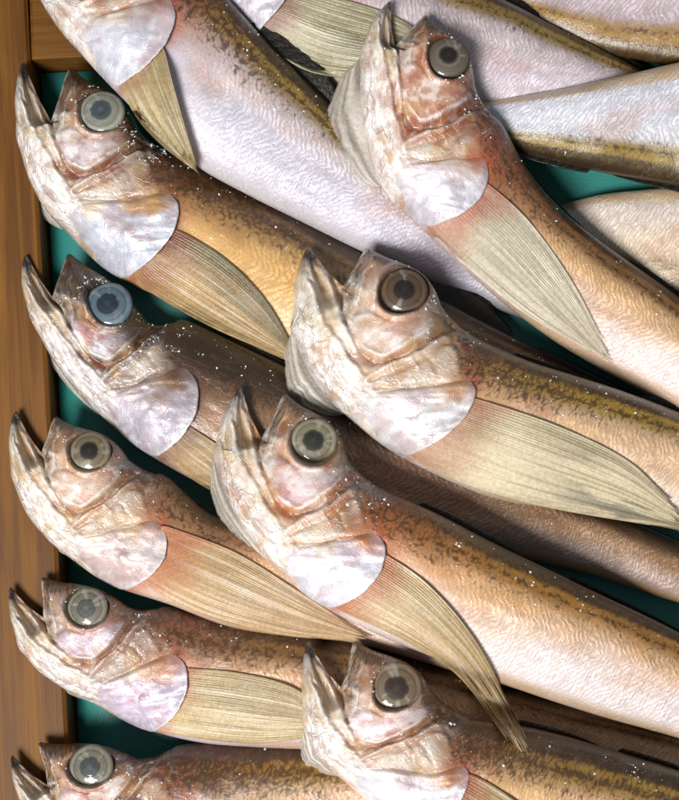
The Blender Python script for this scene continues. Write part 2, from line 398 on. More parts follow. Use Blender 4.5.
# index map (upper column 0 welded to lower last column behind the mouth)
NC = 2 * NL + 2
IDX = np.arange(NR * NC).reshape(NR, NC)
IDX[RC:, NL + 1] = IDX[RC:, NL]
used = np.unique(IDX); remap = np.full(NR * NC, -1); remap[used] = np.arange(len(used)); IDX = remap[IDX]
rowof = (used // NC)
NVF = len(used)
def quads(idx): return np.stack([idx[:-1, :-1], idx[1:, :-1], idx[1:, 1:], idx[:-1, 1:]], -1).reshape(-1, 4)
frontF = np.concatenate([quads(IDX[:, :NL + 1]), quads(IDX[:, NL + 1:])])
step = 6
bcols = np.r_[np.arange(0, NL + 1, step), NL + 1 + np.arange(0, NL + 1, step)]
BI = IDX[:, bcols].copy(); nbl = len(bcols) // 2
bmask = np.ones(BI.shape, bool); bmask[:, 0] = bmask[:, -1] = False; bmask[0] = bmask[-1] = False
bmask[:RC + 1, nbl - 1] = bmask[:RC + 1, nbl] = False; bmask[RC:, nbl] = False
backsrc = BI[bmask]                                        # front vertex each back vertex mirrors
BI[bmask] = NVF + np.arange(bmask.sum()); BI[RC + 1:, nbl] = BI[RC + 1:, nbl - 1]
backF = np.concatenate([quads(BI[:, :nbl])[:, ::-1], quads(BI[:, nbl:])[:, ::-1]])
ALLF = np.concatenate([frontF, backF])

heroV = [(372, 632), (440, 660), (520, 690), (600, 716), (679, 738), (760, 762), (840, 782), (905, 796)]
heroD = [(430, 510), (500, 546), (600, 594), (679, 632), (760, 676), (840, 722), (910, 762)]
HG, HV, HD = fish_rows(np.array(heroV, float), np.array(heroD, float))
def flat(a): return a.reshape((NR * NC,) + a.shape[2:])[used]
HP = flat(HG)
ZX, ZY = (HP[:, 0] - 200) * ZF, (HP[:, 1] - 380) * ZF
T = flat(np.repeat(tt[:, None], NC, 1))
Bc = flat(np.concatenate([bm_row[:, None] * xs[None], bm_row[:, None] + (1 - bm_row)[:, None] * xs[None]], 1))
midline = (HV + HD) / 2; AL = np.r_[0, np.cumsum(np.hypot(*np.diff(midline, axis=0).T))]
DEP = np.hypot(*(HD - HV).T)
Aarc = AL[rowof]
UV = np.stack([Aarc, Bc * np.minimum(DEP[rowof], 125)], -1)
sil = np.vstack([HV[::3], HV[-1:], HD[::-3], HD[:1], HG[:RC:3, NL + 1], HG[RC:RC + 1, NL], HG[:RC:3, NL][::-1]])
LX = flat(np.repeat(np.r_[xs, np.full(NL + 1, 2.0)][None], NR, 0)); UX = flat(np.repeat(np.r_[np.full(NL + 1, 2.0), xs][None], NR, 0))
dist = seg_dist(HP[:, 0], HP[:, 1], sil, True)
# half thickness
Wrow = np.interp(tt, [0, 1, 3, 4.5, 7, 10, 12, 15, 18, 19.3, 20], [7, 11, 20, 31, 37, 41, 40, 35, 20, 8, 4])
Rrow = np.interp(tt, [0, 3, 5, 8, 10, 13, 20], [11, 26, 40, 50, 56, 60, 30])
Rrow = np.minimum(Rrow, np.maximum(DEP * 0.5, 4))
q = np.clip(dist / Rrow[rowof], 0, 1)
W0 = Wrow[rowof] * (1 - (1 - q) ** 2.2) ** (1 / 2.2)
W0[dist < 1e-6] = 0

# relief of the head, in the drawing's own units
EYEZ, EYER = np.array([381.0, 213.0]), 80.0
re = np.hypot(ZX - EYEZ[0], ZY - EYEZ[1])
head = 1 - sstep(9.3, 10.4, T)
wx = ZX + 26 * (fbm(ZX / 60, ZY / 60, 5) - .5); wy = ZY + 26 * (fbm(ZX / 60, ZY / 60, 9) - .5)
HA, HCR = .65 * wx + .76 * wy, -.76 * wx + .65 * wy
def line(p, w): return np.exp(-(seg_dist(wx, wy, smooth_poly(p, 24)) / w) ** 2)
cheekP = smooth_poly([(205, 300), (262, 262), (330, 288), (410, 300), (482, 292), (470, 335), (400, 388), (335, 420), (295, 412), (245, 365), (205, 300)], 40)
discP = smooth_poly([(252, 588), (290, 548), (390, 528), (500, 512), (580, 512), (612, 552), (606, 610), (575, 670), (515, 722), (440, 756), (378, 738), (318, 690), (272, 638), (252, 588)], 64)
ridges = [
    ([(282, 52), (248, 118), (216, 186), (200, 240), (202, 290)], 6, 3.4), ([(296, 84), (274, 140), (248, 210), (222, 285)], 6, 2.0),
    ([(300, 110), (296, 170), (290, 250)], 6, 1.6),
    ([(140, 40), (158, 120), (172, 200), (196, 290), (250, 400)], 9, 3.0), ([(118, 62), (112, 150), (138, 260), (190, 365), (262, 470), (320, 560)], 9, 2.6),
    ([(178, 90), (192, 150), (205, 205)], 5, 2.0),
    ([(205, 300), (250, 370), (296, 414), (336, 424), (402, 388), (472, 338)], 8, 2.6), ([(300, 505), (380, 446), (460, 400), (508, 372)], 8, 2.6),
    ([(300, 540), (400, 470), (500, 406), (530, 460), (550, 512)], 6, 1.6), ([(560, 330), (575, 420), (590, 510)], 8, 1.6), ([(330, 440), (300, 505), (290, 560)], 6, 2.0),
    ([(420, 400), (404, 440), (430, 480)], 5, 1.4)]
for k in range(6):                                          # rays of the throat membrane
    ridges.append(([(90 + 24 * k, 270 + 12 * k), (100 + 25 * k, 380 + 12 * k), (150 + 24 * k, 490 + 8 * k), (232 + 14 * k, 600 - 4 * k)], 6, 1.9))
grooves = [([(150, 70), (176, 150), (192, 220), (214, 300), (262, 392), (292, 440)], 8, 3.2), ([(120, 100), (130, 190), (160, 285), (215, 380), (285, 490)], 6, 2.0),
    ([(245, 120), (228, 200), (214, 262)], 6, 2.2), ([(286, 130), (262, 200), (244, 262)], 6, 1.8), ([(78, 200), (92, 290), (130, 390), (190, 490), (262, 580)], 6, 1.8),
    ([(310, 455), (400, 425), (480, 372), (520, 330)], 9, 2.6), ([(318, 520), (420, 462), (505, 395)], 7, 2.2), ([(290, 548), (420, 536), (540, 518), (600, 505)], 8, 2.4),
    ([(510, 350), (535, 430), (560, 500)], 8, 2.0), ([(440, 430), (470, 470), (480, 510)], 5, 1.4), ([(330, 300), (300, 270), (296, 220)], 6, 1.4), ([(475, 300), (505, 330), (545, 350)], 7, 1.8)]
RELIEF = np.zeros(NVF); RLINE = np.zeros(NVF); GLINE = np.zeros(NVF)
for p, w, hgt in grooves:
    l = line(p, w); RELIEF -= hgt * l; GLINE = np.maximum(GLINE, l * min(1, hgt / 2.8))
for p, w, hgt in ridges:
    l = line(p, w); RELIEF += hgt * l; RLINE = np.maximum(RLINE, l * min(1, hgt / 2.6))
CHEEK = blob(wx, wy, cheekP, 12)
RELIEF += 3.0 * CHEEK
gap = np.exp(-(seg_dist(wx, wy, smooth_poly([(235, 395), (300, 455), (360, 440), (460, 385), (520, 330)], 24)) / 16) ** 2); RELIEF -= 2.6 * gap
mouthP = [(150, 60), (222, 145), (280, 60), (215, 190), (196, 240), (168, 150)]
MOUTH = blob(wx, wy, [(152, 60), (180, 100), (208, 170), (206, 215), (196, 245), (180, 200), (166, 130)], 9); RELIEF -= 5 * MOUTH
RELIEF += 3.4 * np.exp(-((re - 88) / 10) ** 2)              # rim of the socket
fadeJ = sstep(4.6, 3.2, T)
LINING = sstep(.50, .62, LX) * (LX <= 1) * fadeJ * sstep(.25, .8, T)      # inside of the lower jaw, set back from the bone
MAXL = np.exp(-((UX - .13) / .07) ** 2) * sstep(5.4, 3.6, T) * sstep(.1, .6, T)   # bony edge of the upper jaw
JBONE = np.exp(-((LX - .40) / .06) ** 2) * fadeJ + .8 * np.exp(-((LX - .15) / .05) ** 2) * fadeJ
RELIEF += 3.0 * MAXL + 2.2 * JBONE
RELIEF *= head * np.clip(dist / 7, 0, 1)
DISC = blob(ZX, ZY, discP, 8)
THROAT = sstep(60, 5, seg_dist(wx, wy, smooth_poly([(75, 230), (110, 380), (190, 500), (280, 600)], 24)) / 1.6)
W0s = W0 * (1 - .62 * LINING)
W0s = W0s - (W0s * 0.30 + 6) * sstep(80, 62, re) * head       # socket

# ------------------------------------------------------------------ colouring
def P(**kw):
    d = dict(mid='c9a37c', belly='cfc3c0', back='6e4c28', band='a87a34', head='dccfc6', warm='b8754a', warmth=.75, dark=0.35, cheek='d9c2c2', mott=.8, rim='a84a2a', vedge='b08a55', disc='d6d2dc', hi=0.5)
    d.update(kw); return d

def paint(pal, seed):
    n1 = fbm(ZX / 95, ZY / 95, seed, 5); n2 = fbm(ZX / 30, ZY / 30, seed + 3, 4); n3 = fbm(Aarc / 26, UV[:, 1] / 15, seed + 5, 4); n4 = fbm(Aarc / 70, UV[:, 1] / 40, seed + 8, 4)
    L = {k: lin(v) for k, v in pal.items() if isinstance(v, str)}
    L['mid'] = L['mid'] * (np.array([1.0, .98, .90]) if pal['hi'] < .9 else np.array([.84, .86, .85])); L['head'] = L['head'] * np.array([1, .98, .92]); L['warm'] = L['warm'] * np.array([.95, .92, .80]); L['belly'] = L['belly'] * (np.array([.97, .95, .92]) if pal['hi'] < .9 else np.array([.88, .87, .85]))
    # ---- body
    bb = Bc + 0.05 * (n4 - .5) + 0.03 * (n3 - .5)
    c = np.broadcast_to(L['belly'], (NVF, 3)).copy()
    c = mix(c, L['mid'], sstep(.02 + .30 * pal['hi'], .40 + .42 * pal['hi'], bb + .30 * (n4 - .5)))
    c = mix(c, L['vedge'], .85 * sstep(pal.get('vew', .13), pal.get('vew', .13) - .085, bb) * (.5 + .5 * n3) * sstep(11, 12.5, T))
    pinkp = sstep(.56, .70, n4) * sstep(.3, .5, bb) * sstep(.85, .7, bb); c = mix(c, lin('c08a78'), .28 * pinkp)
    c = mix(c, L['band'], .95 * sstep(.70, .80, bb))
    c = mix(c, L['back'], sstep(.85, .90, bb) * .95)
    c = mix(c, L['band'] * 1.25, .75 * np.exp(-((bb - .855) / .022) ** 2))
    c = mix(c, L['back'] * .25, .9 * sstep(.92, .975, bb))
    mott = sstep(.74, .84, bb) * (1 - .55 * np.exp(-((bb - .855) / .02) ** 2)) * .8
    mott = np.maximum(mott, .95 * np.exp(-((bb - .80) / .017) ** 2)); mott = np.maximum(mott, .95 * np.exp(-((bb - .90) / .017) ** 2)); mott = mott * (1 - .85 * np.exp(-((bb - .852) / .02) ** 2))
    neckm = sstep(16, 10.5, T) * sstep(.50, .76, bb); mott = np.maximum(mott, .68 * neckm); mott = np.maximum(mott, .42 * sstep(.60, .74, bb))
    c = mix(c, L['warm'] * .8, .8 * sstep(12.8, 10, T) * sstep(.40, .72, bb + .2 * (n4 - .5)))
    c = mix(c, L['rim'] * .8, .45 * sstep(11.2, 10, T) * sstep(.25, .6, bb) * sstep(.35, .6, n1))
    chev = sstep(.05, .2, bb) * sstep(.8, .66, bb) * sstep(10.5, 13, T)
    wr = .10 * np.ones(NVF) + .25 * sstep(.4, .1, bb) * sstep(.45, .65, n4)
    # ---- head
    h = np.broadcast_to(L['head'], (NVF, 3)).copy() * (.80 + .4 * n2)[:, None]
    wm = blob(wx, wy, [(285, 50), (340, 95), (480, 190), (500, 270), (620, 370), (660, 520), (600, 560), (545, 505), (420, 500), (330, 520), (270, 470), (215, 330), (250, 280), (280, 200), (235, 190)], 34)
    h = mix(h, L['warm'], np.clip(1.2 * pal['warmth'] * wm * (.35 + 1.1 * n1), 0, 1))
    h = mix(h, lin('83401f'), pal['warmth'] * 1.1 * gap * (.4 + .9 * n2))
    h = mix(h, L['cheek'], CHEEK * (.55 + .5 * n2) * .95)
    h = mix(h, lin('b5604e'), .55 * CHEEK * sstep(.55, .72, n1))
    tri = blob(wx, wy, [(310, 528), (400, 470), (498, 410), (545, 512), (420, 540)], 10)
    h = mix(h, lin('b7a898'), .8 * tri * (.5 + .7 * n2))
    h = mix(h, lin('8f6a4a'), .6 * tri * sstep(.52, .68, n1))
    hind = blob(wx, wy, [(505, 330), (620, 380), (640, 540), (560, 520), (520, 420)], 20)
    h = mix(h, lin('74391f'), np.clip(.95 * hind * (.35 + 1.1 * n1), 0, 1)); h = mix(h, lin('5a3018'), .7 * sstep(26, 6, dist) * (Bc > .6) * sstep(5, 7.5, T) * (.4 + .9 * n2))
    stain = np.exp(-(np.hypot(wx - 490, wy - 318) / 46) ** 2) * sstep(.38, .6, n2); h = mix(h, lin('8c3420'), .75 * stain * min(1, pal['warmth'] + .1))
    # snout and forehead
    fore = sstep(20, 4, dist) * (Bc > .55) * sstep(.6, 1.4, T); h = mix(h, lin('3c2413'), np.clip(.9 * fore * (.5 + .8 * n2), 0, 1))
    snout = blob(wx, wy, [(270, 30), (330, 70), (400, 120), (330, 130), (285, 100)], 16); h = mix(h, lin('7a4a2c'), .75 * snout * (.4 + n2))
    tipu = np.exp(-(np.hypot(ZX - 286, ZY - 42) / 22) ** 2); h = mix(h, lin('231812'), .9 * tipu)
    # lower jaw
    jaw = blob(wx, wy, [(130, 10), (240, 150), (205, 240), (190, 300), (60, 260), (40, 190)], 18)
    h = mix(h, lin('d0b894'), .7 * jaw); st = ridged((.3 * wx + .95 * wy) / 120, (.95 * wx - .3 * wy) / 16, seed + 2, 3)
    h = mix(h, lin('8a7d6a'), .6 * jaw * sstep(.62, .46, st))
    h = mix(h, lin('efe9e2'), .7 * jaw * sstep(.74, .92, st))
    tipl = np.exp(-(np.hypot((ZX - 133) * 1.2, (ZY - 34) * .85) / 36) ** 2)
    h = mix(h, lin('9a6a44'), .6 * MOUTH)
    h = mix(h, lin('a8845a'), .7 * LINING * (.6 + .6 * n2)); h = mix(h, lin('f2ede6'), np.clip(.85 * JBONE + .9 * MAXL, 0, .92) * (.5 + .6 * n2))
    h = mix(h, lin('a87a50'), .55 * np.exp(-((UX - .42) / .14) ** 2) * sstep(5, 3.4, T))
    jfade = sstep(.0, .3, LX) * sstep(.45, .3, LX) * fadeJ; h = mix(h, lin('9a958c'), .4 * jfade * (.4 + .8 * n2))
    # throat: shiny white, faint folds
    ths = ridged(HA / 130, HCR / 17, seed + 4, 3)
    h = mix(h, lin('e8e3e2'), .85 * THROAT * (1 - jaw) * (.5 + .7 * n2)); h = mix(h, lin('a8877a'), .6 * THROAT * (1 - jaw) * sstep(.66, .46, ths))
    h = mix(h, lin('f2ece4'), .75 * RLINE ** 2 * (.3 + .9 * n2))
    h = mix(h, mix(np.broadcast_to(lin('8a6a50'), (NVF, 3)), L['warm'] * .7, sstep(.4, .6, n1)), np.clip(.85 * GLINE * (.25 + 1.1 * n2), 0, 1))  # brown shading painted into the grooves between the head bones
    ylw = sstep(.56, .70, fbm(ZX / 50, ZY / 50, seed + 33, 4)); h = mix(h, lin('c49a62'), .42 * ylw * sstep(.15, .5, pal['warmth']))
    h = mix(h, lin('6a4630'), .8 * np.exp(-((re - 78) / 9) ** 2)); h = mix(h, lin('d8c2ae'), .45 * np.exp(-((re - 94) / 7) ** 2) * sstep(.4, .6, n2))
    h = mix(h, lin('c98a5a'), .35 * np.exp(-((re - 105) / 16) ** 2))
    jedge = sstep(16, 4, dist) * (Bc < .3) * sstep(3.2, 1.5, T); h = mix(h, lin('4a4a4c'), .6 * jedge * (.3 + n2))
    h = mix(h, lin('1d1b1b'), np.clip(2.0 * tipl * (.3 + 1.1 * n2), 0, .97)); h = mix(h, lin('231812'), .85 * tipu)
    bl = fbm(ZX / 40, ZY / 40, seed + 51, 4); h = mix(h, L['warm'] * .75, .55 * sstep(.55, .68, bl) * (1 - jaw) * (1 - .6 * THROAT) * min(1, pal['warmth'])); h = mix(h, lin('f0ece8'), .5 * sstep(.46, .34, bl) * (.3 + .7 * np.maximum(THROAT, CHEEK)))
    rimm = np.exp(-(seg_dist(wx, wy, smooth_poly([(600, 520), (606, 580), (586, 655), (524, 718), (450, 754)], 24)) / 24) ** 2)
    hd = head
    c = mix(c, h, hd)
    c = mix(c, L['rim'], np.clip(.7 * rimm * (.45 + .9 * n1), 0, 1))
    c = mix(c, np.array([.026, .014, .006]), np.clip(pal['dark'] * sstep(.50, .85, Bc + .22 * (n1 - .5)), 0, 1))
    mott = mott * (1 - hd) + hd * (.55 * fore + .45 * snout + .40 * hind)
    wr = wr * (1 - hd) + hd * (.35 + .65 * THROAT) * (1 - .6 * CHEEK)
    chev = chev * (1 - hd)
    return np.clip(c, 0, .9), np.stack([np.clip(mott * pal['mott'] / .8, 0, 1), chev, wr], -1)

# ------------------------------------------------------------------ parts placed on the drawing
def grid_coord(zpts):
    """fractional (row, column) on the hero grid for drawing points"""
    p = z2p(zpts); out_ = np.zeros((len(p), 2))
    G = HG
    for n_, pt in enumerate(p):
        d = np.hypot(G[:NHR + 40, :, 0] - pt[0], G[:NHR + 40, :, 1] - pt[1]); r, c_ = np.unravel_index(np.argmin(d), d.shape)
        r = min(max(r, 1), NR - 2); c_ = min(max(c_, 1), NC - 2)
        if c_ in (NL, NL + 1): c_ = NL - 1
        J = np.stack([(G[r + 1, c_] - G[r - 1, c_]) / 2, (G[r, c_ + 1] - G[r, c_ - 1]) / 2], -1)
        e = np.linalg.solve(J + 1e-9 * np.eye(2), pt - G[r, c_]); out_[n_] = (r + np.clip(e[0], -1.5, 1.5), c_ + np.clip(e[1], -1.5, 1.5))
    return out_
def sample(F, rc):
    r = np.clip(rc[:, 0], 0, NR - 1.001); c_ = np.clip(rc[:, 1], 0, NC - 1.001); i, j = r.astype(int), c_.astype(int); a, b = (r - i), (c_ - j)
    if F.ndim == 3: a, b = a[:, None], b[:, None]
    return (F[i, j] * (1 - a) + F[i + 1, j] * a) * (1 - b) + (F[i, j + 1] * (1 - a) + F[i + 1, j + 1] * a) * b
# gill cover: rings from the middle to the outline
NG = 50
dc = np.array([440.0, 628.0]); ol = resample(discP, 181)[:-1]
oa = np.arctan2(*(ol - dc).T[::-1]); orad = np.hypot(*(ol - dc).T); so_ = np.argsort(oa); oa, orad = oa[so_], orad[so_]
gu, gw = np.meshgrid(np.linspace(-1, 1, NG), np.linspace(-1, 1, NG), indexing='ij')
gX, gY = gu * np.sqrt(1 - gw ** 2 / 2), gw * np.sqrt(1 - gu ** 2 / 2)
GRAD = np.clip(np.hypot(gX, gY).ravel(), 0, 1); GANG = np.arctan2(gY, gX).ravel()
grho = np.interp(GANG, np.r_[oa[-1] - 2 * np.pi, oa, oa[0] + 2 * np.pi], np.r_[orad[-1], orad, orad[0]])
grho = grho * (1 + GRAD ** 6 * (.03 * (noise(GANG * 5 + 40, np.zeros(len(GANG)), 4) - .5) + .012 * (noise(GANG * 25 + 90, np.zeros(len(GANG)), 6) - .5)))
gz = dc + (GRAD * grho)[:, None] * np.stack([np.cos(GANG), np.sin(GANG)], -1)
GRC = grid_coord(gz)
GPER = np.r_[np.arange(NG - 1), np.arange(NG - 1) * NG + NG - 1, np.arange(NG - 1, 0, -1) + (NG - 1) * NG, np.arange(NG - 1, 0, -1) * NG]
_e = np.arange(len(GPER)); _n = (_e + 1) % len(GPER)
DISCF = np.concatenate([grid_faces(NG, NG), np.stack([GPER[_e], GPER[_n], NG * NG + _n, NG * NG + _e], -1)])

KEYZ = dict(jaw=(135, 24), eye=(381, 213), op=(430, 748), snout=(285, 42), corner=(206, 190), chin=(46, 245), thr=(272, 645), rear=(604, 540))
def tps(U):
    return np.where(U > 1e-9, U * np.log(np.maximum(U, 1e-9)), 0)
def head_warp(A, keys):
    """bend the drawn head so that its landmarks meet the ones read off this fish"""
    names = list(keys); src = z2p([KEYZ[n] for n in names]); dst = np.array([keys[n] for n in names], float)
    res = dst - (src @ A[:2] + A[2]); n = len(src)
    K = tps(((src[:, None] - src[None]) ** 2).sum(-1)) + np.eye(n) * 900.0; Pm = np.c_[src, np.ones(n)]
    M = np.block([[K, Pm], [Pm.T, np.zeros((3, 3))]]); w = np.linalg.solve(M, np.r_[res, np.zeros((3, 2))])
    def f(p):
        return p @ A[:2] + A[2] + tps(((p[:, None] - src[None]) ** 2).sum(-1)) @ w[:n] + np.c_[p, np.ones(len(p))] @ w[n:]
    return f
def affine(jaw, eye, op):
    src = np.c_[z2p([(135, 24), EYEZ, (430, 748)]), np.ones(3)]
    return np.linalg.solve(src, np.array([jaw, eye, op], float))

RNG = np.random.default_rng(7)
def drape(px, py, base_z, lift, win=26):
    """lay a grid of photo points on the pile"""
    z = base_z.copy()
    for _ in range(3):
        w = world_from_px(px, py, z); hh = hlin(w)
        m = hh.copy()
        for _k in range(win):
            mp = np.pad(m, 1, mode='edge'); m = (mp[:-2, 1:-1] + mp[2:, 1:-1] + mp[1:-1, :-2] + mp[1:-1, 2:] + 2 * m) / 6
        e = np.maximum(hh - m, 0)
        for _k in range(4):
            mp = np.pad(e, 1, mode='edge'); e = np.maximum(e, (mp[:-2, 1:-1] + mp[2:, 1:-1] + mp[1:-1, :-2] + mp[1:-1, 2:] + 2 * e) / 6)
        z = m + e + lift
    return world_from_px(px, py, z)

def build_fish(s):
    seed = s['seed']; pal = s['pal']; A = affine(*s['head'])
    sc = math.sqrt(abs(np.linalg.det(A[:2]))); thick = s.get('thick', 1.0)
    G, V, D = fish_rows(np.array(s['V'], float), np.array(s['D'], float), head_warp(A, dict(jaw=s['head'][0], eye=s['head'][1], op=s['head'][2], **s['keys'])) if 'keys' in s else A, s.get('nape'))
    w_m = Wrow * MPP * sc * thick
    Wg = np.zeros(NR * NC); 
    Wfull = W0s + RELIEF
    n5 = ridged(HA / 150 + seed, HCR / 24, seed, 3); n6 = fbm(ZX / 80, ZY / 80, seed + 1, 3)
    wr_amt = head * (.5 + THROAT * 1.1) * (1 - .5 * CHEEK) * np.clip(dist / 8, 0, 1) * sstep(80, 100, re)
    Wfull = Wfull + wr_amt * .9 * (n5 - .6) + (n6 - .5) * 2.4 * np.clip(dist / 10, 0, 1)
    nb = fbm(Aarc / 60, UV[:, 1] / 30, seed + 6, 3); Wfull = Wfull + (1 - head) * ((nb - .5) * 4.5 + (fbm(Aarc / 120, UV[:, 1] / 70, seed + 61, 2) - .5) * 7.0) * np.clip(dist / 14, 0, 1)
    wv = Wfull * MPP * sc * thick
    wgrid = np.zeros(NR * NC); wgrid[used] = wv; wgrid = wgrid.reshape(NR, NC); wgrid[RC:, NL + 1] = wgrid[RC:, NL]
    wback = np.zeros(NR * NC); wback[used] = W0 * MPP * sc * thick * .85; wback = wback.reshape(NR, NC)
    # rest the fish on the pile
    zc = np.full(NR, .02); dz = s.get('sink', .0035)
    ds = np.hypot(*np.diff((V + D) / 2, axis=0).T); arc = np.r_[0, np.cumsum(ds)]
    for _ in range(3):
        Wd = world_from_px(G[..., 0], G[..., 1], zc[:, None])
        hh = hget(Wd); hh[:, ::1] = hh
        req = np.quantile(hh + wback, .96, axis=1) - dz
        fl = np.max(wback, axis=1) - .0006; req = np.maximum(req, fl)
        u = np.linspace(0, arc[-1], 160); r = np.interp(u, arc, req); hw = int(34 / (arc[-1] / 160)) + 1
        rm = np.array([r[max(0, i - hw):i + hw + 1].max() for i in range(160)])
        k = np.hanning(4 * hw + 3); k /= k.sum(); rm = np.convolve(np.pad(rm, 2 * hw + 1, mode='edge'), k, 'valid')
        zc = np.interp(arc, u, rm) + s.get('lift', 0)
    px = flat(G); zr = zc[rowof]
    pos = world_from_px(px[:, 0], px[:, 1], zr); pos[:, 2] += wv
    bpos = pos[backsrc].copy(); bpos[:, 2] = zr[backsrc] - wback.reshape(-1)[used][backsrc] * 1.0
    allp = np.concatenate([pos, bpos])
    col, msk = paint(pal, seed)
    cb, mb, ub = col[backsrc], msk[backsrc], UV[backsrc]
    root = bpy.data.objects.new('fish', None); COL.objects.link(root); root.empty_display_size = .01
    org = allp.mean(0); org[2] = allp[:, 2].min(); root.location = org
    tag(root, s['label'], 'fish', 'dried fish laid in the tray')
    body = make_obj('body', allp - org, ALLF, SKIN, root, np.concatenate([col, cb]), np.concatenate([msk, mb]), np.concatenate([UV, ub]))
    # surface as grids, for the parts
    S3 = np.zeros((NR * NC, 3)); S3[used] = pos; S3 = S3.reshape(NR, NC, 3); S3[RC:, NL + 1] = S3[RC:, NL]
    hput(pos)
    u_ = MPP * sc
    # eye: a shallow dome with a ring-marked iris and its own pupil
    ec = sample(S3, grid_coord(EYEZ[None]))[0]; er = EYER / ZF * MPP * sc * .93 * s.get('eye_r', 1.0)
    ring = sample(S3, grid_coord(EYEZ + 88 * np.stack([np.cos(np.arange(8) * .785), np.sin(np.arange(8) * .785)], -1)))
    ez = np.median(ring[:, 2]) - .27 * er
    ex, ey = ec[0], ec[1]
    ea, eb = 48, 18; rr = np.linspace(0, 1, eb); an = np.arange(ea) / ea * 2 * np.pi
    R_, T_ = np.meshgrid(rr, an, indexing='ij'); nz_ = fbm(np.cos(T_) * 3 + R_ * 1.5, np.sin(T_) * 3 + seed, seed + 1, 4); sp = fbm(T_ * 7, R_ * 2.2 + seed, seed + 4, 3)
    ev = np.stack([er * R_ * np.cos(T_), er * R_ * np.sin(T_), er * .36 * np.sqrt(np.maximum(0, 1 - (R_ * .985) ** 2))], -1)
    ir1, ir2, pc = lin(s.get('iris', '9d9a88')), lin(s.get('iris2', '5f5b4c')), lin(s.get('pupil', '3a3d3c'))
    rj = R_ + .04 * (nz_ - .5); cl = fbm(R_ * np.cos(T_) * 2.0 + seed, R_ * np.sin(T_) * 2.0, seed + 40, 4)
    cc = np.broadcast_to(ir1, ev.shape) * (.70 + .30 * cl + .22 * (sp - .5))[..., None]
    cc = mix(cc, ir2, .8 * sstep(.70, .44, rj)); cc = mix(cc, pc * .7, .85 * sstep(.52, .39, rj)); cc = mix(cc, ir2 * .7, .7 * np.exp(-((rj - .72) / .035) ** 2)); cc = mix(cc, ir1 * 1.35, .6 * np.exp(-((rj - .84) / .05) ** 2))
    cc = mix(cc, np.array([.012, .010, .009]), sstep(.92, .985, rj)); cc = mix(cc, ir2 * .5, .25 * sstep(.52, .70, cl) * sstep(.2, .5, R_)); cc = mix(cc, ir1 * 1.5, .55 * np.exp(-((rj - .50) / .03) ** 2))
    cc = mix(cc, lin('d8d6d0'), .35 * sstep(.60, .78, nz_) * sstep(.3, .6, R_))
    cc = cc * np.array([.72, .70, .66]) * s.get('eye_b', 1.0)
    i, j = np.meshgrid(np.arange(eb - 1), np.arange(ea), indexing='ij'); a_ = (i * ea + j).ravel(); b_ = (i * ea + (j + 1) % ea).ravel()
    ef = np.stack([a_, a_ + ea, b_ + ea, b_], -1)
    eye = make_obj('eye', ev.reshape(-1, 3), ef, EYE, root, np.clip(cc.reshape(-1, 3), 0, .9)); eye.location = np.array([ex, ey, ez]) - org
    tilt_dir = world_from_px(*(np.array(s['head'][1], float)), 0.)[:2] - world_from_px(*(np.array(s['head'][2], float)), 0.)[:2]
    tilt_dir = tilt_dir / np.hypot(*tilt_dir); eye.rotation_euler = (-.16 * tilt_dir[1], .16 * tilt_dir[0], 0)
    pr = .38
    pv = np.stack([er * pr * R_ * np.cos(T_) * 1.0, er * pr * R_ * np.sin(T_), er * .36 * np.sqrt(1 - (R_ * pr) ** 2) + er * .006 * np.sqrt(np.maximum(0, 1 - R_ ** 4)) - er * .002], -1)
    pcx = np.broadcast_to(pc, pv.shape) * (.35 + .5 * nz_)[..., None]; pcx = mix(pcx, pc * .7, .9 * sstep(.6, 1, R_)); pcx = mix(pcx, pc * 1.6, .35 * sstep(.5, .1, R_))
    make_obj('pupil', pv.reshape(-1, 3), ef, EYE, eye, np.clip(pcx.reshape(-1, 3), 0, .9))
    # throat membrane hanging below the throat
    ext = s.get('flap', 24)
    if ext:
        r0, r1 = np.searchsorted(tt, 4.2), np.searchsorted(tt, 8.6); nn_, mm_ = 44, 18
        rr_ = np.linspace(r0, r1, nn_); vi = np.stack([np.interp(rr_, np.arange(NR), V[:, k_]) for k_ in (0, 1)], -1); di = np.stack([np.interp(rr_, np.arange(NR), D[:, k_]) for k_ in (0, 1)], -1)
        od = (vi - di) / np.hypot(*(vi - di).T)[:, None]; ax = (vi[-1] - vi[0]) / np.hypot(*(vi[-1] - vi[0]))
        f_ = np.linspace(0, 1, nn_); prof = ext * sc * np.sin(np.pi * f_ ** .8) ** .7
        x_ = np.linspace(-.5, 1, mm_); prof = prof * (.86 + .5 * (fbm(f_ * 7, np.zeros(nn_), seed + 2, 4) - .4))
        grd = vi[:, None] + od[:, None] * (x_[None, :, None] * prof[:, None, None]) + ax * (np.maximum(x_, 0)[None, :, None] * prof[:, None, None] * .5)
        zc_ = np.interp(rr_, np.arange(NR), zc); rays = (.4 + .9 * noise(f_ * 5, np.zeros(nn_), seed)[:, None]) * np.sin(x_[None] ** 2 * np.sign(x_)[None] * 2 * np.pi * 4.0 + 2.6 * np.sin(f_[:, None] * 3.2 + seed) + .6 * fbm(f_[:, None] * 6 + 0 * x_[None], x_[None] * 3 + 0 * f_[:, None], seed, 3))
        zf = zc_[:, None] - u_ * 15 - u_ * 7 * np.maximum(x_, 0)[None] ** 1.5 + u_ * .6 * rays
        fr = world_from_px(grd[..., 0], grd[..., 1], zf); fr[..., 2] = np.maximum(fr[..., 2], .0012)
        v_, f2 = sheet(fr, fr - [0, 0, u_ * 1.2])
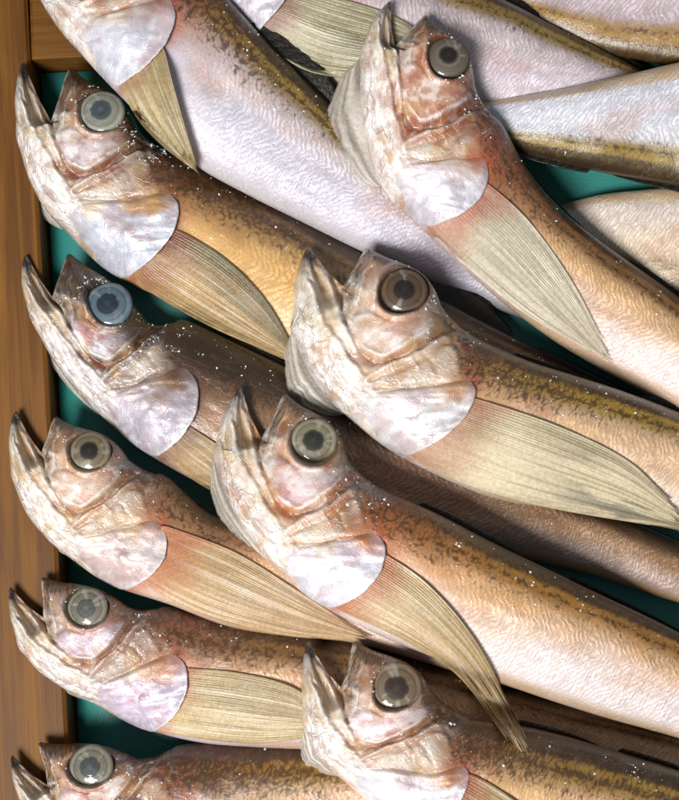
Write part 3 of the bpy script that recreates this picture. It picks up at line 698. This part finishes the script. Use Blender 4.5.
        cm = mix(np.broadcast_to(lin('d6cec2'), (nn_, mm_, 3)), lin('a2968a'), sstep(.2, -.8, rays)); cm = mix(cm, lin('e9e2da'), .7 * sstep(.5, 1, rays)); cm = cm.reshape(-1, 3)
        tm = np.repeat((.18 + .42 * sstep(.2, 1, x_))[None], nn_, 0).ravel(); tm = np.stack([tm] * 3, -1)
        make_obj('throat_membrane', v_ - org, f2, FIN, root, np.r_[cm, cm], np.r_[tm, tm], np.r_[grd.reshape(-1, 2), grd.reshape(-1, 2)])
        hput(fr)
    # pectoral fin: a fan of rays
    if s.get('fin'):
        U, Lw = s['fin']; nu, nray, sub = 60, int(s.get('rays', 19) * 1.55), 4; nv = nray * sub + 1
        U, Lw = np.array(U, float), np.array(Lw, float); bmid = (U[0] - Lw[0]); pull = -np.array([bmid[1], -bmid[0]]) / np.hypot(*bmid) * 22 * sc
        pull = pull if pull @ (U[1] - U[0] + Lw[1] - Lw[0]) < 0 else -pull
        up_, lw_ = resample(np.vstack([U[:1] + pull * .8 - bmid * .12, U]), nu), resample(np.vstack([Lw[:1] + pull + bmid * .16, Lw]), nu)
        vv = np.linspace(0, 1, nv); grd = lw_[:, None] + (up_ - lw_)[:, None] * vv[None, :, None]
        uu = np.linspace(0, 1, nu)
        # rounded, slightly frayed far edge: middle rays reach further, each ends a little differently
        raylen = 1 + .10 * np.sin(np.pi * vv) + .11 * (noise(vv * nray * .7, np.zeros(nv), seed) - .5)
        tdir = (grd[-1] - grd[-8]) ; tdir = tdir / np.maximum(np.hypot(*tdir.T), 1e-6)[:, None]; flen = np.hypot(*(grd[-1] - grd[0]).T)
        grd = grd + tdir[None] * ((uu ** 2)[:, None] * ((raylen - 1) * flen)[None])[..., None]
        # soft waves along the rays
        vw = vv + .035 * (noise(vv * 5, np.zeros(nv), seed + 8) - .5); ridge = np.abs(np.sin(np.pi * vw * nray)); ridge = 1 - ridge                   # 1 on a ray, 0 between
        wob = fbm(uu[:, None] * 3 + 0 * vv[None], vv[None] * 4 + 0 * uu[:, None], seed, 3)
        bz = hget(world_from_px(grd[..., 0], grd[..., 1], np.full(grd.shape[:2], .03)))
        lift = u_ * (1.1 + s.get('fin_base', 0) * sstep(.1, .4, uu)[:, None] + s.get('fin_lift', 5) * uu[:, None] ** 1.5 * np.ones(nv)[None] + 5 * (wob - .5) * uu[:, None])
        fr = drape(grd[..., 0], grd[..., 1], bz, lift)
        fr[..., 2] += u_ * .55 * ridge[None] * sstep(1.05, .75, uu)[:, None] + u_ * .3
        # root sinks under the gill cover
        v_, f2 = sheet(fr, fr - [0, 0, u_ * 1.3])
        fb, fd = lin(s.get('fin_col', 'b39a70')) * 1.45, lin(s.get('fin_dark', '7a6844')) * 1.6
        cm = np.broadcast_to(fb, (nu, nv, 3)); n9 = fbm(uu[:, None] * 4 + 0 * vv, vv[None] * 5 + 0 * uu[:, None], seed + 3, 4)
        cm = mix(cm, fd, np.clip(s.get('fin_olive', .5) * sstep(.35, .75, vv[None] * .7 + .6 * (n9 - .3) + 0 * uu[:, None]), 0, 1))
        stk = fbm(vv[None] * 26 + 0 * uu[:, None], uu[:, None] * 1.3 + 0 * vv[None], seed + 15, 3); cm = mix(cm, fd * .8, .55 * sstep(.50, .66, stk) * sstep(.1, .5, uu)[:, None]); cm = mix(cm, lin('efe8d8'), .5 * sstep(.44, .32, stk)); cm = mix(cm, lin(s.get('fin_pale', 'd8cbb0')), (.60 * sstep(.55, 1, ridge))[None] * (.5 + .6 * n9)); cm = mix(cm, fd * .45, (.22 * sstep(.35, .05, ridge))[None] * sstep(.2, .5, uu)[:, None])
        cm = mix(cm, lin(pal['rim']), np.clip(.85 * sstep(.30, .14, uu + .10 * (n9 - .5) + .05 * vv[None])[:, None] if False else .8 * sstep(.33, .13, uu[:, None] + .25 * (n9 - .5)) * (.25 + 1.0 * n9), 0, 1)); cm = mix(cm, lin('14100a'), np.clip(s.get('fin_spot', 0) * sstep(.5, .62, n9) * sstep(.45, .8, uu)[:, None], 0, .8))
        tm = (.10 + 1.7 * s.get('fin_trans', .22) * sstep(.3, 1, uu)[:, None] * (.3 + .7 * sstep(.5, .1, ridge))[None]); tm = np.repeat(tm.reshape(-1, 1), 3, 1)
        cm = cm.reshape(-1, 3); g2 = grd.reshape(-1, 2)
        make_obj('pectoral_fin', v_ - org, f2, FIN, root, np.clip(np.r_[cm, cm], 0, .9), np.r_[tm, tm], np.r_[g2, g2])
        hput(fr)
    # gill cover
    gp = sample(S3, GRC); lo_ = sample(np.repeat((zc[:, None] + np.interp(tt, tt, Wrow)[:, None] * 0), NC, 1), GRC)
    rearw = sstep(-2.2, -.2, -np.abs(GANG - .9)) * 1.0
    nd = fbm(gz[:, 0] / 55, gz[:, 1] / 55, seed + 2, 4); fold = ridged(gz[:, 0] / 120, gz[:, 1] / 38, seed + 9, 2)
    zz = gp[:, 2] + u_ * (2.2 + 4.0 * (1 - GRAD ** 2) + 7.0 * rearw * GRAD ** 3 + 2.6 * (nd - .5) + 2.4 * (fold - .6)) * sstep(1.02, .70, GRAD * (1 - .45 * rearw)) + u_ * (3.2 * rearw - 2.4)
    gv = np.c_[gp[:, :2], zz]; edge = gv[GPER].copy(); edge[:, 2] -= u_ * 5.0
    edge[:, :2] += (gv[:, :2].mean(0) - edge[:, :2]) * .03
    L = {k: lin(v_) for k, v_ in pal.items() if isinstance(v_, str)}
    n8 = fbm(gz[:, 0] / 70, gz[:, 1] / 70, seed + 12, 4)
    gc = np.broadcast_to(L['disc'], (len(gz), 3)) * (.78 + .45 * nd)[:, None]
    stri = ridged(GANG * 9, GRAD * 2, seed, 2); gc = mix(gc, L['warm'], .30 * sstep(.45, .75, nd) * sstep(640, 560, gz[:, 1])); gc = mix(gc, lin('a89aa0'), .35 * sstep(.55, .35, stri) * sstep(.3, .9, GRAD)); gc = mix(gc, lin('f0eef2'), .45 * sstep(.6, .9, stri) * sstep(.35, .9, GRAD))
    gc = mix(gc, lin('b08c8a'), .5 * sstep(.54, .72, n8)); gc = mix(gc, lin('8f8a92'), .35 * sstep(.5, .32, n8) * sstep(.2, .6, GRAD)); gc = mix(gc, lin('e2dcde'), .6 * sstep(.90, .98, GRAD) * rearw)
    cgrid = np.zeros((NR * NC, 3)); cgrid[used] = col; cgrid = cgrid.reshape(NR, NC, 3); cgrid[RC:, NL + 1] = cgrid[RC:, NL]
    topm = sstep(612, 536, gz[:, 1] + 150 * (n8 - .5)) * (1 - .35 * sstep(540, 600, gz[:, 0])); topm = np.maximum(topm, .7 * sstep(310, 262, gz[:, 0]))
    gc = mix(gc, sample(cgrid, GRC), topm)
    allg = np.concatenate([gv, edge]); gc = np.concatenate([gc, gc[GPER] * .8])
    make_obj('gill_cover', allg - org, DISCF, PLATE, root, np.clip(gc, 0, .9), None, np.concatenate([gz, gz[GPER]]) / ZF)
    hput(gv)
    # three dorsal fins, folded along the back, and the tail fin
    for fi, (t0, t1) in enumerate(((10.6, 12.9), (13.4, 16.0), (16.4, 18.9))):
        e = s.get('dors', (5, 4.5, 4))[fi]
        if not e: continue
        t0, t1 = t0 + s.get('dt', 0), t1 + s.get('dt', 0); r0, r1 = np.searchsorted(tt, t0), np.searchsorted(tt, t1); nn_, mm_ = 60, 8
        rr_ = np.linspace(r0, r1, nn_); vi = np.stack([np.interp(rr_, np.arange(NR), V[:, k_]) for k_ in (0, 1)], -1); di = np.stack([np.interp(rr_, np.arange(NR), D[:, k_]) for k_ in (0, 1)], -1)
        od = (di - vi) / np.hypot(*(di - vi).T)[:, None]; ax = np.gradient(di, axis=0); ax /= np.hypot(*ax.T)[:, None]
        f_ = np.linspace(0, 1, nn_); prof = e * sc * np.sin(np.pi * np.clip(f_ * .92 + .08, 0, 1) ** .55) ** .7 * (1 + .10 * (noise(f_ * 22, np.zeros(nn_), seed) - .5))
        x_ = np.linspace(-.35, 1, mm_); zc_ = np.interp(rr_, np.arange(NR), zc)
        grd = di[:, None] + od[:, None] * (x_[None, :, None] * prof[:, None, None]) + ax[:, None] * (np.maximum(x_, 0)[None, :, None] * prof[:, None, None] * .8)
        rays = .55 * np.sin(f_[:, None] * 2 * np.pi * 13 + 3 * noise(f_ * 8, np.zeros(nn_), seed)[:, None] + 0 * x_[None]); fr = world_from_px(grd[..., 0], grd[..., 1], zc_[:, None] + u_ * (.3 + .18 * rays) * sstep(-.2, .3, x_)[None])
        v_, f2 = sheet(fr, fr - [0, 0, u_ * 1.2])
        cm = mix(np.broadcast_to(lin('171208'), (nn_, mm_, 3)), lin('3e3722'), .6 * sstep(-.2, 1, rays)).reshape(-1, 3); tm = np.full((nn_ * mm_, 3), .12)
        make_obj('dorsal_fin', v_ - org, f2, FIN, root, np.r_[cm, cm], np.r_[tm, tm], np.r_[grd.reshape(-1, 2), grd.reshape(-1, 2)])
    nn_, mm_ = 41, 14; ax = (V[-1] + D[-1]) / 2 - (V[-12] + D[-12]) / 2; ax /= np.hypot(*ax); pn = np.array([-ax[1], ax[0]])
    f_ = np.linspace(-1, 1, nn_); x_ = np.linspace(0, 1, mm_); c0 = (V[-4] + D[-4]) / 2
    grd = c0 + pn * (f_[None, :, None] * sc * (9 + 42 * x_[:, None, None])) + ax * (x_[:, None, None] * sc * (58 + 8 * np.abs(f_[None, :, None])))
    rays = np.sin(f_[None] * np.pi * 14 + 0 * x_[:, None]); fr = world_from_px(grd[..., 0], grd[..., 1], zc[-1] + u_ * 1.0 * rays)
    v_, f2 = sheet(fr, fr - [0, 0, u_ * 1.4]); cm = mix(np.broadcast_to(lin('6b5c3a'), (mm_, nn_, 3)), lin('b8a878'), .6 * sstep(0, 1, rays)).reshape(-1, 3); tm = np.full((nn_ * mm_, 3), .12)
    make_obj('tail_fin', v_ - org, f2, FIN, root, np.r_[cm, cm], np.r_[tm, tm], np.r_[grd.reshape(-1, 2), grd.reshape(-1, 2)])
    # salt grains
    ns = int(s.get('salt', 70) * 2.6)
    if ns:
        rg = np.random.default_rng(seed + 99); wgt = (.12 + sstep(.55, .8, Bc)) * (T > 3.5) * (T < 17) * (dist > 3) * (re > 60) * (1 - DISC * .7)
        clump = sstep(.56, .72, fbm(ZX / 34, ZY / 34, seed + 21, 3)); wgt = wgt * (.02 + clump ** 2) + .5 * wgt.max() * np.exp(-((re - 92) / 10) ** 2) * sstep(.55, .7, fbm(ZX / 30, ZY / 30, seed + 77, 2)) * head; wgt = wgt / wgt.sum()
        pick = rg.choice(NVF, ns, p=wgt); oc = np.array([(1, 0, 0), (0, 1, 0), (-1, 0, 0), (0, -1, 0), (0, 0, 1), (0, 0, -1)], float)
        of = np.array([(0, 1, 4), (1, 2, 4), (2, 3, 4), (3, 0, 4), (1, 0, 5), (2, 1, 5), (3, 2, 5), (0, 3, 5)]); vs_, fs_ = [], []
        for k_, pi_ in enumerate(pick):
            r_ = (.00008 + .00034 * rg.random() ** 3); o_ = oc * (r_ * (.7 + .8 * rg.random(3))) + rg.normal(0, .06 * r_, (6, 3)); a_ = rg.random() * 6.28
            o_[:, :2] = o_[:, :2] @ np.array([[math.cos(a_), math.sin(a_)], [-math.sin(a_), math.cos(a_)]]); vs_.append(pos[pi_] + o_ + [0, 0, r_ * .3]); fs_.append(of + 6 * k_)
        so = make_obj('salt_grains', np.concatenate(vs_) - org, np.concatenate(fs_), SALT, root, smooth=False); so['kind'] = 'stuff'
    return root

# ------------------------------------------------------------------ the catch, bottom to top
FISH = []
def fish(**k): FISH.append(k)
flip_head = lambda x, y, a: None
# upper right corner, heads beyond the frame on the right
fish(label='pinkish grey fish body in the top right corner with golden back', seed=11, head=((1090, 60), (1022, 85), (985, 0)),
     V=[(880, -80), (760, -68), (679, -58), (600, -52), (520, -46), (450, -42)], D=[(900, 72), (760, 76), (679, 66), (600, 52), (520, 22), (440, -12)], salt=20, flap=0,
     pal=P(mid='c9b2b4', belly='cbbdc4', back='8a6a2e', band='a9803a', mott=.5, hi=.9))
fish(label='pale tan fish on the right edge behind the topmost fish, below the silvery one', seed=12, head=((1075, 300), (1005, 312), (985, 215)),
     V=[(880, 175), (780, 178), (679, 188), (620, 192), (560, 205), (500, 235)], D=[(880, 330), (780, 322), (679, 300), (620, 280), (560, 256), (500, 245)], salt=30, flap=0,
     pal=P(mid='d0bca4', belly='d6c8be', vedge='b3925a', vew=.2, back='7c5a2c', band='a07a3c', mott=.5, hi=.8))
fish(label='fish at the top middle with its head beyond the frame and a broad grey fin', seed=13, head=((170, -150), (240, -112), (256, 40)),
     V=[(320, 80), (400, 105), (480, 120), (560, 124), (640, 128), (720, 132)], D=[(380, -50), (440, -24), (500, 0), (570, 36), (632, 66), (720, 112)],
     fin=([(296, -12), (340, -2), (385, 12), (415, 28)], [(262, 42), (305, 70), (350, 78), (400, 74)]), fin_col='a8a084', fin_dark='77704e', fin_olive=.3, fin_spot=.35,
     pal=P(mid='c6b2b2', belly='cdbfc6', disc='ccc4d0', back='5f4a20', band='9a7a34', rim='8a3a3c', mott=.7, dark=.35, hi=.9), salt=30, dors=(9, 12, 8), flap=0)
fish(label='dark brown fish with blue cloudy eye, second head down the left rim', seed=21, nape=(190, 322), head=((25, 256), (109, 308), (156, 456)), keys=dict(snout=(70, 253), corner=(51, 296), chin=(33, 322), thr=(110, 424), rear=(193, 420)),
     V=[(210, 488), (270, 508), (340, 524), (420, 540), (529, 560), (589, 574), (640, 592), (720, 612), (800, 625)], D=[(240, 345), (290, 370), (360, 398), (450, 438), (560, 488), (640, 524), (720, 560), (800, 595)],
     fin=([(196, 430), (225, 450), (250, 475), (268, 500)], [(166, 458), (195, 482), (225, 498), (255, 506)]), fin_col='ab8c62',
     iris='86a0b4', iris2='2c4050', pupil='2c3844', eye_r=1.1, eye_b=.72, pal=P(mid='846244', belly='a08a80', back='2c1c10', band='5c4024', head='a89a96', warm='452a20', warmth=.85, dark=.92, cheek='b9a9b2', disc='b4abb6', mott=1.0, rim='6a3a30', hi=.3), flap=6, salt=130, sink=.005)
fish(label='fish in the lower left corner with its head cut by the bottom edge', seed=22, nape=(186, 744), head=((12, 756), (96, 763), (160, 885)), keys=dict(snout=(38, 742), corner=(48, 786), chin=(22, 806), thr=(100, 864), rear=(202, 830)),
     V=[(230, 890), (350, 880), (450, 878), (560, 880), (680, 885), (780, 885)], D=[(228, 741), (270, 738), (320, 740), (420, 750), (540, 780), (680, 815), (780, 840)],
     iris='8f8c80', iris2='4a463e', pupil='464a4c', pal=P(mid='c6a684', belly='cdbfc0', back='64441e', band='a47830', head='c2aca0', warm='7e4a34', warmth=1.0, cheek='b99a98', disc='c4b8c0', mott=1.0, dark=.15), salt=60, flap=5)
fish(label='lilac cheeked fish second from the bottom along the left rim, fin spread to the right', seed=23, nape=(172, 607), head=((10, 588), (90, 607), (155, 729)), keys=dict(snout=(42, 577), corner=(43, 617), chin=(20, 648), thr=(100, 706), rear=(190, 670)),
     V=[(200, 742), (280, 748), (400, 752), (480, 758), (560, 770), (650, 785), (760, 800)], D=[(225, 618), (300, 630), (400, 650), (480, 676), (560, 700), (650, 724), (760, 760)],
     fin=([(187, 668), (235, 672), (280, 682), (312, 698)], [(150, 728), (200, 739), (255, 744), (308, 738)]), fin_col='b8a47c', fin_olive=.3, fin_trans=.12,
     iris='8f8c7e', iris2='45423a', pupil='5c5e5a', pal=P(mid='c8a07c', belly='c6b4bc', back='5c4024', band='8e6634', head='c8bcb8', warm='9a6a52', warmth=.6, cheek='c4b4c4', disc='c2b2c4', mott=.8, rim='b04a28'), salt=80, flap=5)
fish(label='orange tinged fish third down the left rim, long tan fin trailing from its gill', seed=24, head=((15, 411), (92, 453), (128, 588)), keys=dict(snout=(56, 417), corner=(41, 452), chin=(13, 478), thr=(76, 562), rear=(174, 520)),
     V=[(180, 608), (250, 632), (350, 642), (430, 664), (520, 690), (620, 710), (720, 730)], D=[(195, 508), (250, 524), (300, 540), (380, 580), (470, 622), (580, 660), (720, 705)],
     fin=([(178, 530), (235, 552), (290, 586), (345, 622)], [(136, 578), (200, 614), (280, 634), (348, 640)]), fin_col='c0a27c', fin_olive=.25, fin_pale='dccab0',
     iris='8d8068', iris2='57503f', pupil='26211b', pal=P(mid='c89c74', belly='d4b8a8', back='6a4626', band='94643a', head='d6c8bc', warm='b68a6a', warmth=.7, cheek='ccb0a0', disc='d6c6c2', mott=.6, rim='b8562c'), salt=60, flap=6)
fish(label='tan fish with big grey eye, first whole head down the left rim', seed=25, nape=(181, 156), head=((22, 63), (104, 121), (132, 284)), keys=dict(snout=(71, 68), corner=(51, 122), chin=(18, 140), thr=(72, 238), rear=(181, 224)),
     V=[(190, 312), (250, 346), (300, 366), (380, 396), (480, 426), (580, 446), (650, 456), (740, 470)], D=[(225, 176), (270, 198), (350, 246), (450, 304), (560, 362), (650, 404), (740, 440)],
     fin=([(183, 232), (225, 258), (262, 295), (292, 345)], [(142, 286), (190, 316), (240, 340), (290, 358)]), fin_col='b4966a', fin_dark='4c4a34', fin_olive=.75, fin_trans=.1,
     iris='a3a79c', iris2='6d7068', pupil='4a555c', pal=P(mid='c49a62', belly='cfae80', back='5c3c1e', band='8e6430', head='cfc4ba', warm='8a5236', warmth=.85, cheek='cfc2c4', disc='c2c4d0', mott=.9, rim='8a3e2a', hi=.2, dark=.6), dors=(5, 30, 5), salt=140, flap=12)
fish(label='lilac grey bodied fish running down from the top left, head cut by the top edge', seed=26, nape=(192, -38), head=((42, -100), (102, -58), (119, 87)), keys=dict(thr=(82, 55), rear=(164, 25)),
     V=[(160, 135), (205, 172), (290, 216), (350, 246), (420, 278), (510, 314), (580, 338), (640, 350)], D=[(232, 4), (268, 44), (298, 72), (340, 116), (400, 170), (470, 232), (560, 300), (640, 340)],
     fin=([(161, 42), (172, 80), (183, 120), (195, 160)], [(120, 88), (140, 122), (165, 148), (188, 166)]), fin_col='b8a67e', fin_olive=.45, fin_trans=.1, fin_lift=9, fin_base=16,
     pal=P(mid='cfc0bd', belly='c6c0cc', back='6a5426', band='a58238', disc='d2d0da', mott=.9, rim='9a4a34', hi=.95, vedge='b8b0b0'), salt=90, dors=(34, 6, 5), dt=.8, flap=0, thick=.92)
fish(label='silvery white fish lying across the right side under the topmost fish, back turned down', seed=14, head=((1075, 175), (1005, 195), (970, 92)),
     V=[(870, 50), (770, 52), (679, 63), (600, 82), (520, 97), (460, 106), (400, 112)], D=[(880, 226), (780, 206), (679, 187), (600, 172), (520, 152), (460, 138), (400, 126)], salt=40, flap=0,
     pal=P(mid='d2ccd0', belly='d4d2da', vedge='b58e4c', vew=.24, back='5e4a1c', band='9a7c24', mott=.7, dark=.3, hi=.95), dors=(7, 7, 6))
fish(label='fish at the bottom centre with brown ringed eye, cut by the lower edge', seed=27, head=((307, 642), (394, 684), (415, 836)), keys=dict(snout=(355, 641), corner=(341, 686), chin=(303, 722), thr=(348, 783), rear=(475, 769)),
     V=[(480, 872), (580, 892), (679, 905), (780, 915), (880, 920)], D=[(505, 722), (560, 734), (620, 752), (679, 770), (780, 810), (880, 850)],
     fin=([(476, 776), (515, 800), (560, 835), (600, 870)], [(432, 842), (470, 868), (520, 890), (580, 900)]),
     iris='8c7a66', iris2='4c3c30', pupil='3c2e26', pal=P(mid='c8a070', belly='d2c0b8', back='5e4420', band='9c7634', head='dccfca', warm='b07a58', warmth=.7, cheek='dac6cc', disc='dcd8e0', mott=1.0, rim='a0402a'), salt=70, flap=15)
fish(label='pale headed fish right of centre with a long olive fin over its belly', seed=28, nape=(484, 343), head=((307, 248), (402, 293), (410, 456)), keys=dict(snout=(368, 249), corner=(343, 284), chin=(291, 330), thr=(354, 422), rear=(472, 388)),
     V=[(455, 484), (500, 500), (560, 510), (679, 530), (760, 548), (850, 560), (930, 566)], D=[(540, 366), (600, 384), (679, 413), (760, 448), (860, 490), (930, 520)],
     fin=([(476, 398), (555, 424), (625, 458), (668, 498)], [(416, 460), (480, 490), (560, 510), (655, 526)]), fin_col='d0c4a8', fin_dark='94886a', fin_olive=.45, fin_trans=.1, rays=24, fin_spot=.5, fin_lift=3,
     iris='6e5a48', iris2='382a22', pupil='2a2422', eye_r=.84, pal=P(mid='cda986', belly='d8c8be', back='6a4e1e', band='b08a2e', head='e2d6cc', warm='b98860', warmth=.55, cheek='dac6bc', disc='e0dcde', mott=.9, rim='a8522e'), salt=90, flap=24, dors=(4, 5, 5))
fish(label='bright fish in the centre with a grey ringed eye, pointed fin hanging over its belly', seed=29, head=((240, 388), (314, 444), (329, 604)),
     V=heroV, D=heroD, fin=([(384, 553), (430, 586), (476, 642), (522, 728)], [(336, 608), (405, 640), (455, 672), (500, 730)]), fin_col='bea684', fin_dark='8a7648', fin_olive=.5, fin_trans=.14, fin_lift=9,
     iris='a09a84', iris2='6a6450', pupil='33322e', pal=P(mid='cda074', belly='d8cac8', back='64441c', band='b07a32', head='e6dad0', warm='c07a4c', warmth=.8, cheek='dfc6ca', disc='e2dfea', mott=.7, rim='b04e28', hi=.7), salt=110, flap=18)
fish(label='topmost fish at the upper centre with a reddish brown cheek and clear pale fin', seed=30, head=((390, 2), (444, 64), (430, 225)), keys=dict(snout=(426, 16), corner=(394, 46), chin=(361, 54), thr=(388, 198), rear=(491, 178)),
     V=[(446, 252), (500, 300), (560, 345), (620, 380), (679, 411), (760, 446), (850, 478), (930, 500)], D=[(505, 142), (532, 178), (562, 212), (600, 243), (640, 270), (679, 300), (760, 352), (860, 408), (930, 450)],
     fin=([(491, 186), (530, 222), (570, 278), (602, 338)], [(430, 232), (472, 272), (525, 314), (585, 349)]), fin_col='c4bca8', fin_dark='98927a', fin_olive=.2, fin_pale='e6e2d8', fin_trans=.30, rays=17, fin_lift=3,
     iris='6a5e52', iris2='8a8278', pupil='2c2420', pal=P(mid='c79e72', belly='d8c4c0', back='5e3e1c', band='96683a', head='dccac0', warm='a0583a', warmth=1.0, cheek='c49a86', disc='dcd4dc', mott=.7, rim='c0502e', hi=.6), salt=60, flap=46, dors=(5, 5, 5))
for s in FISH: build_fish(s)
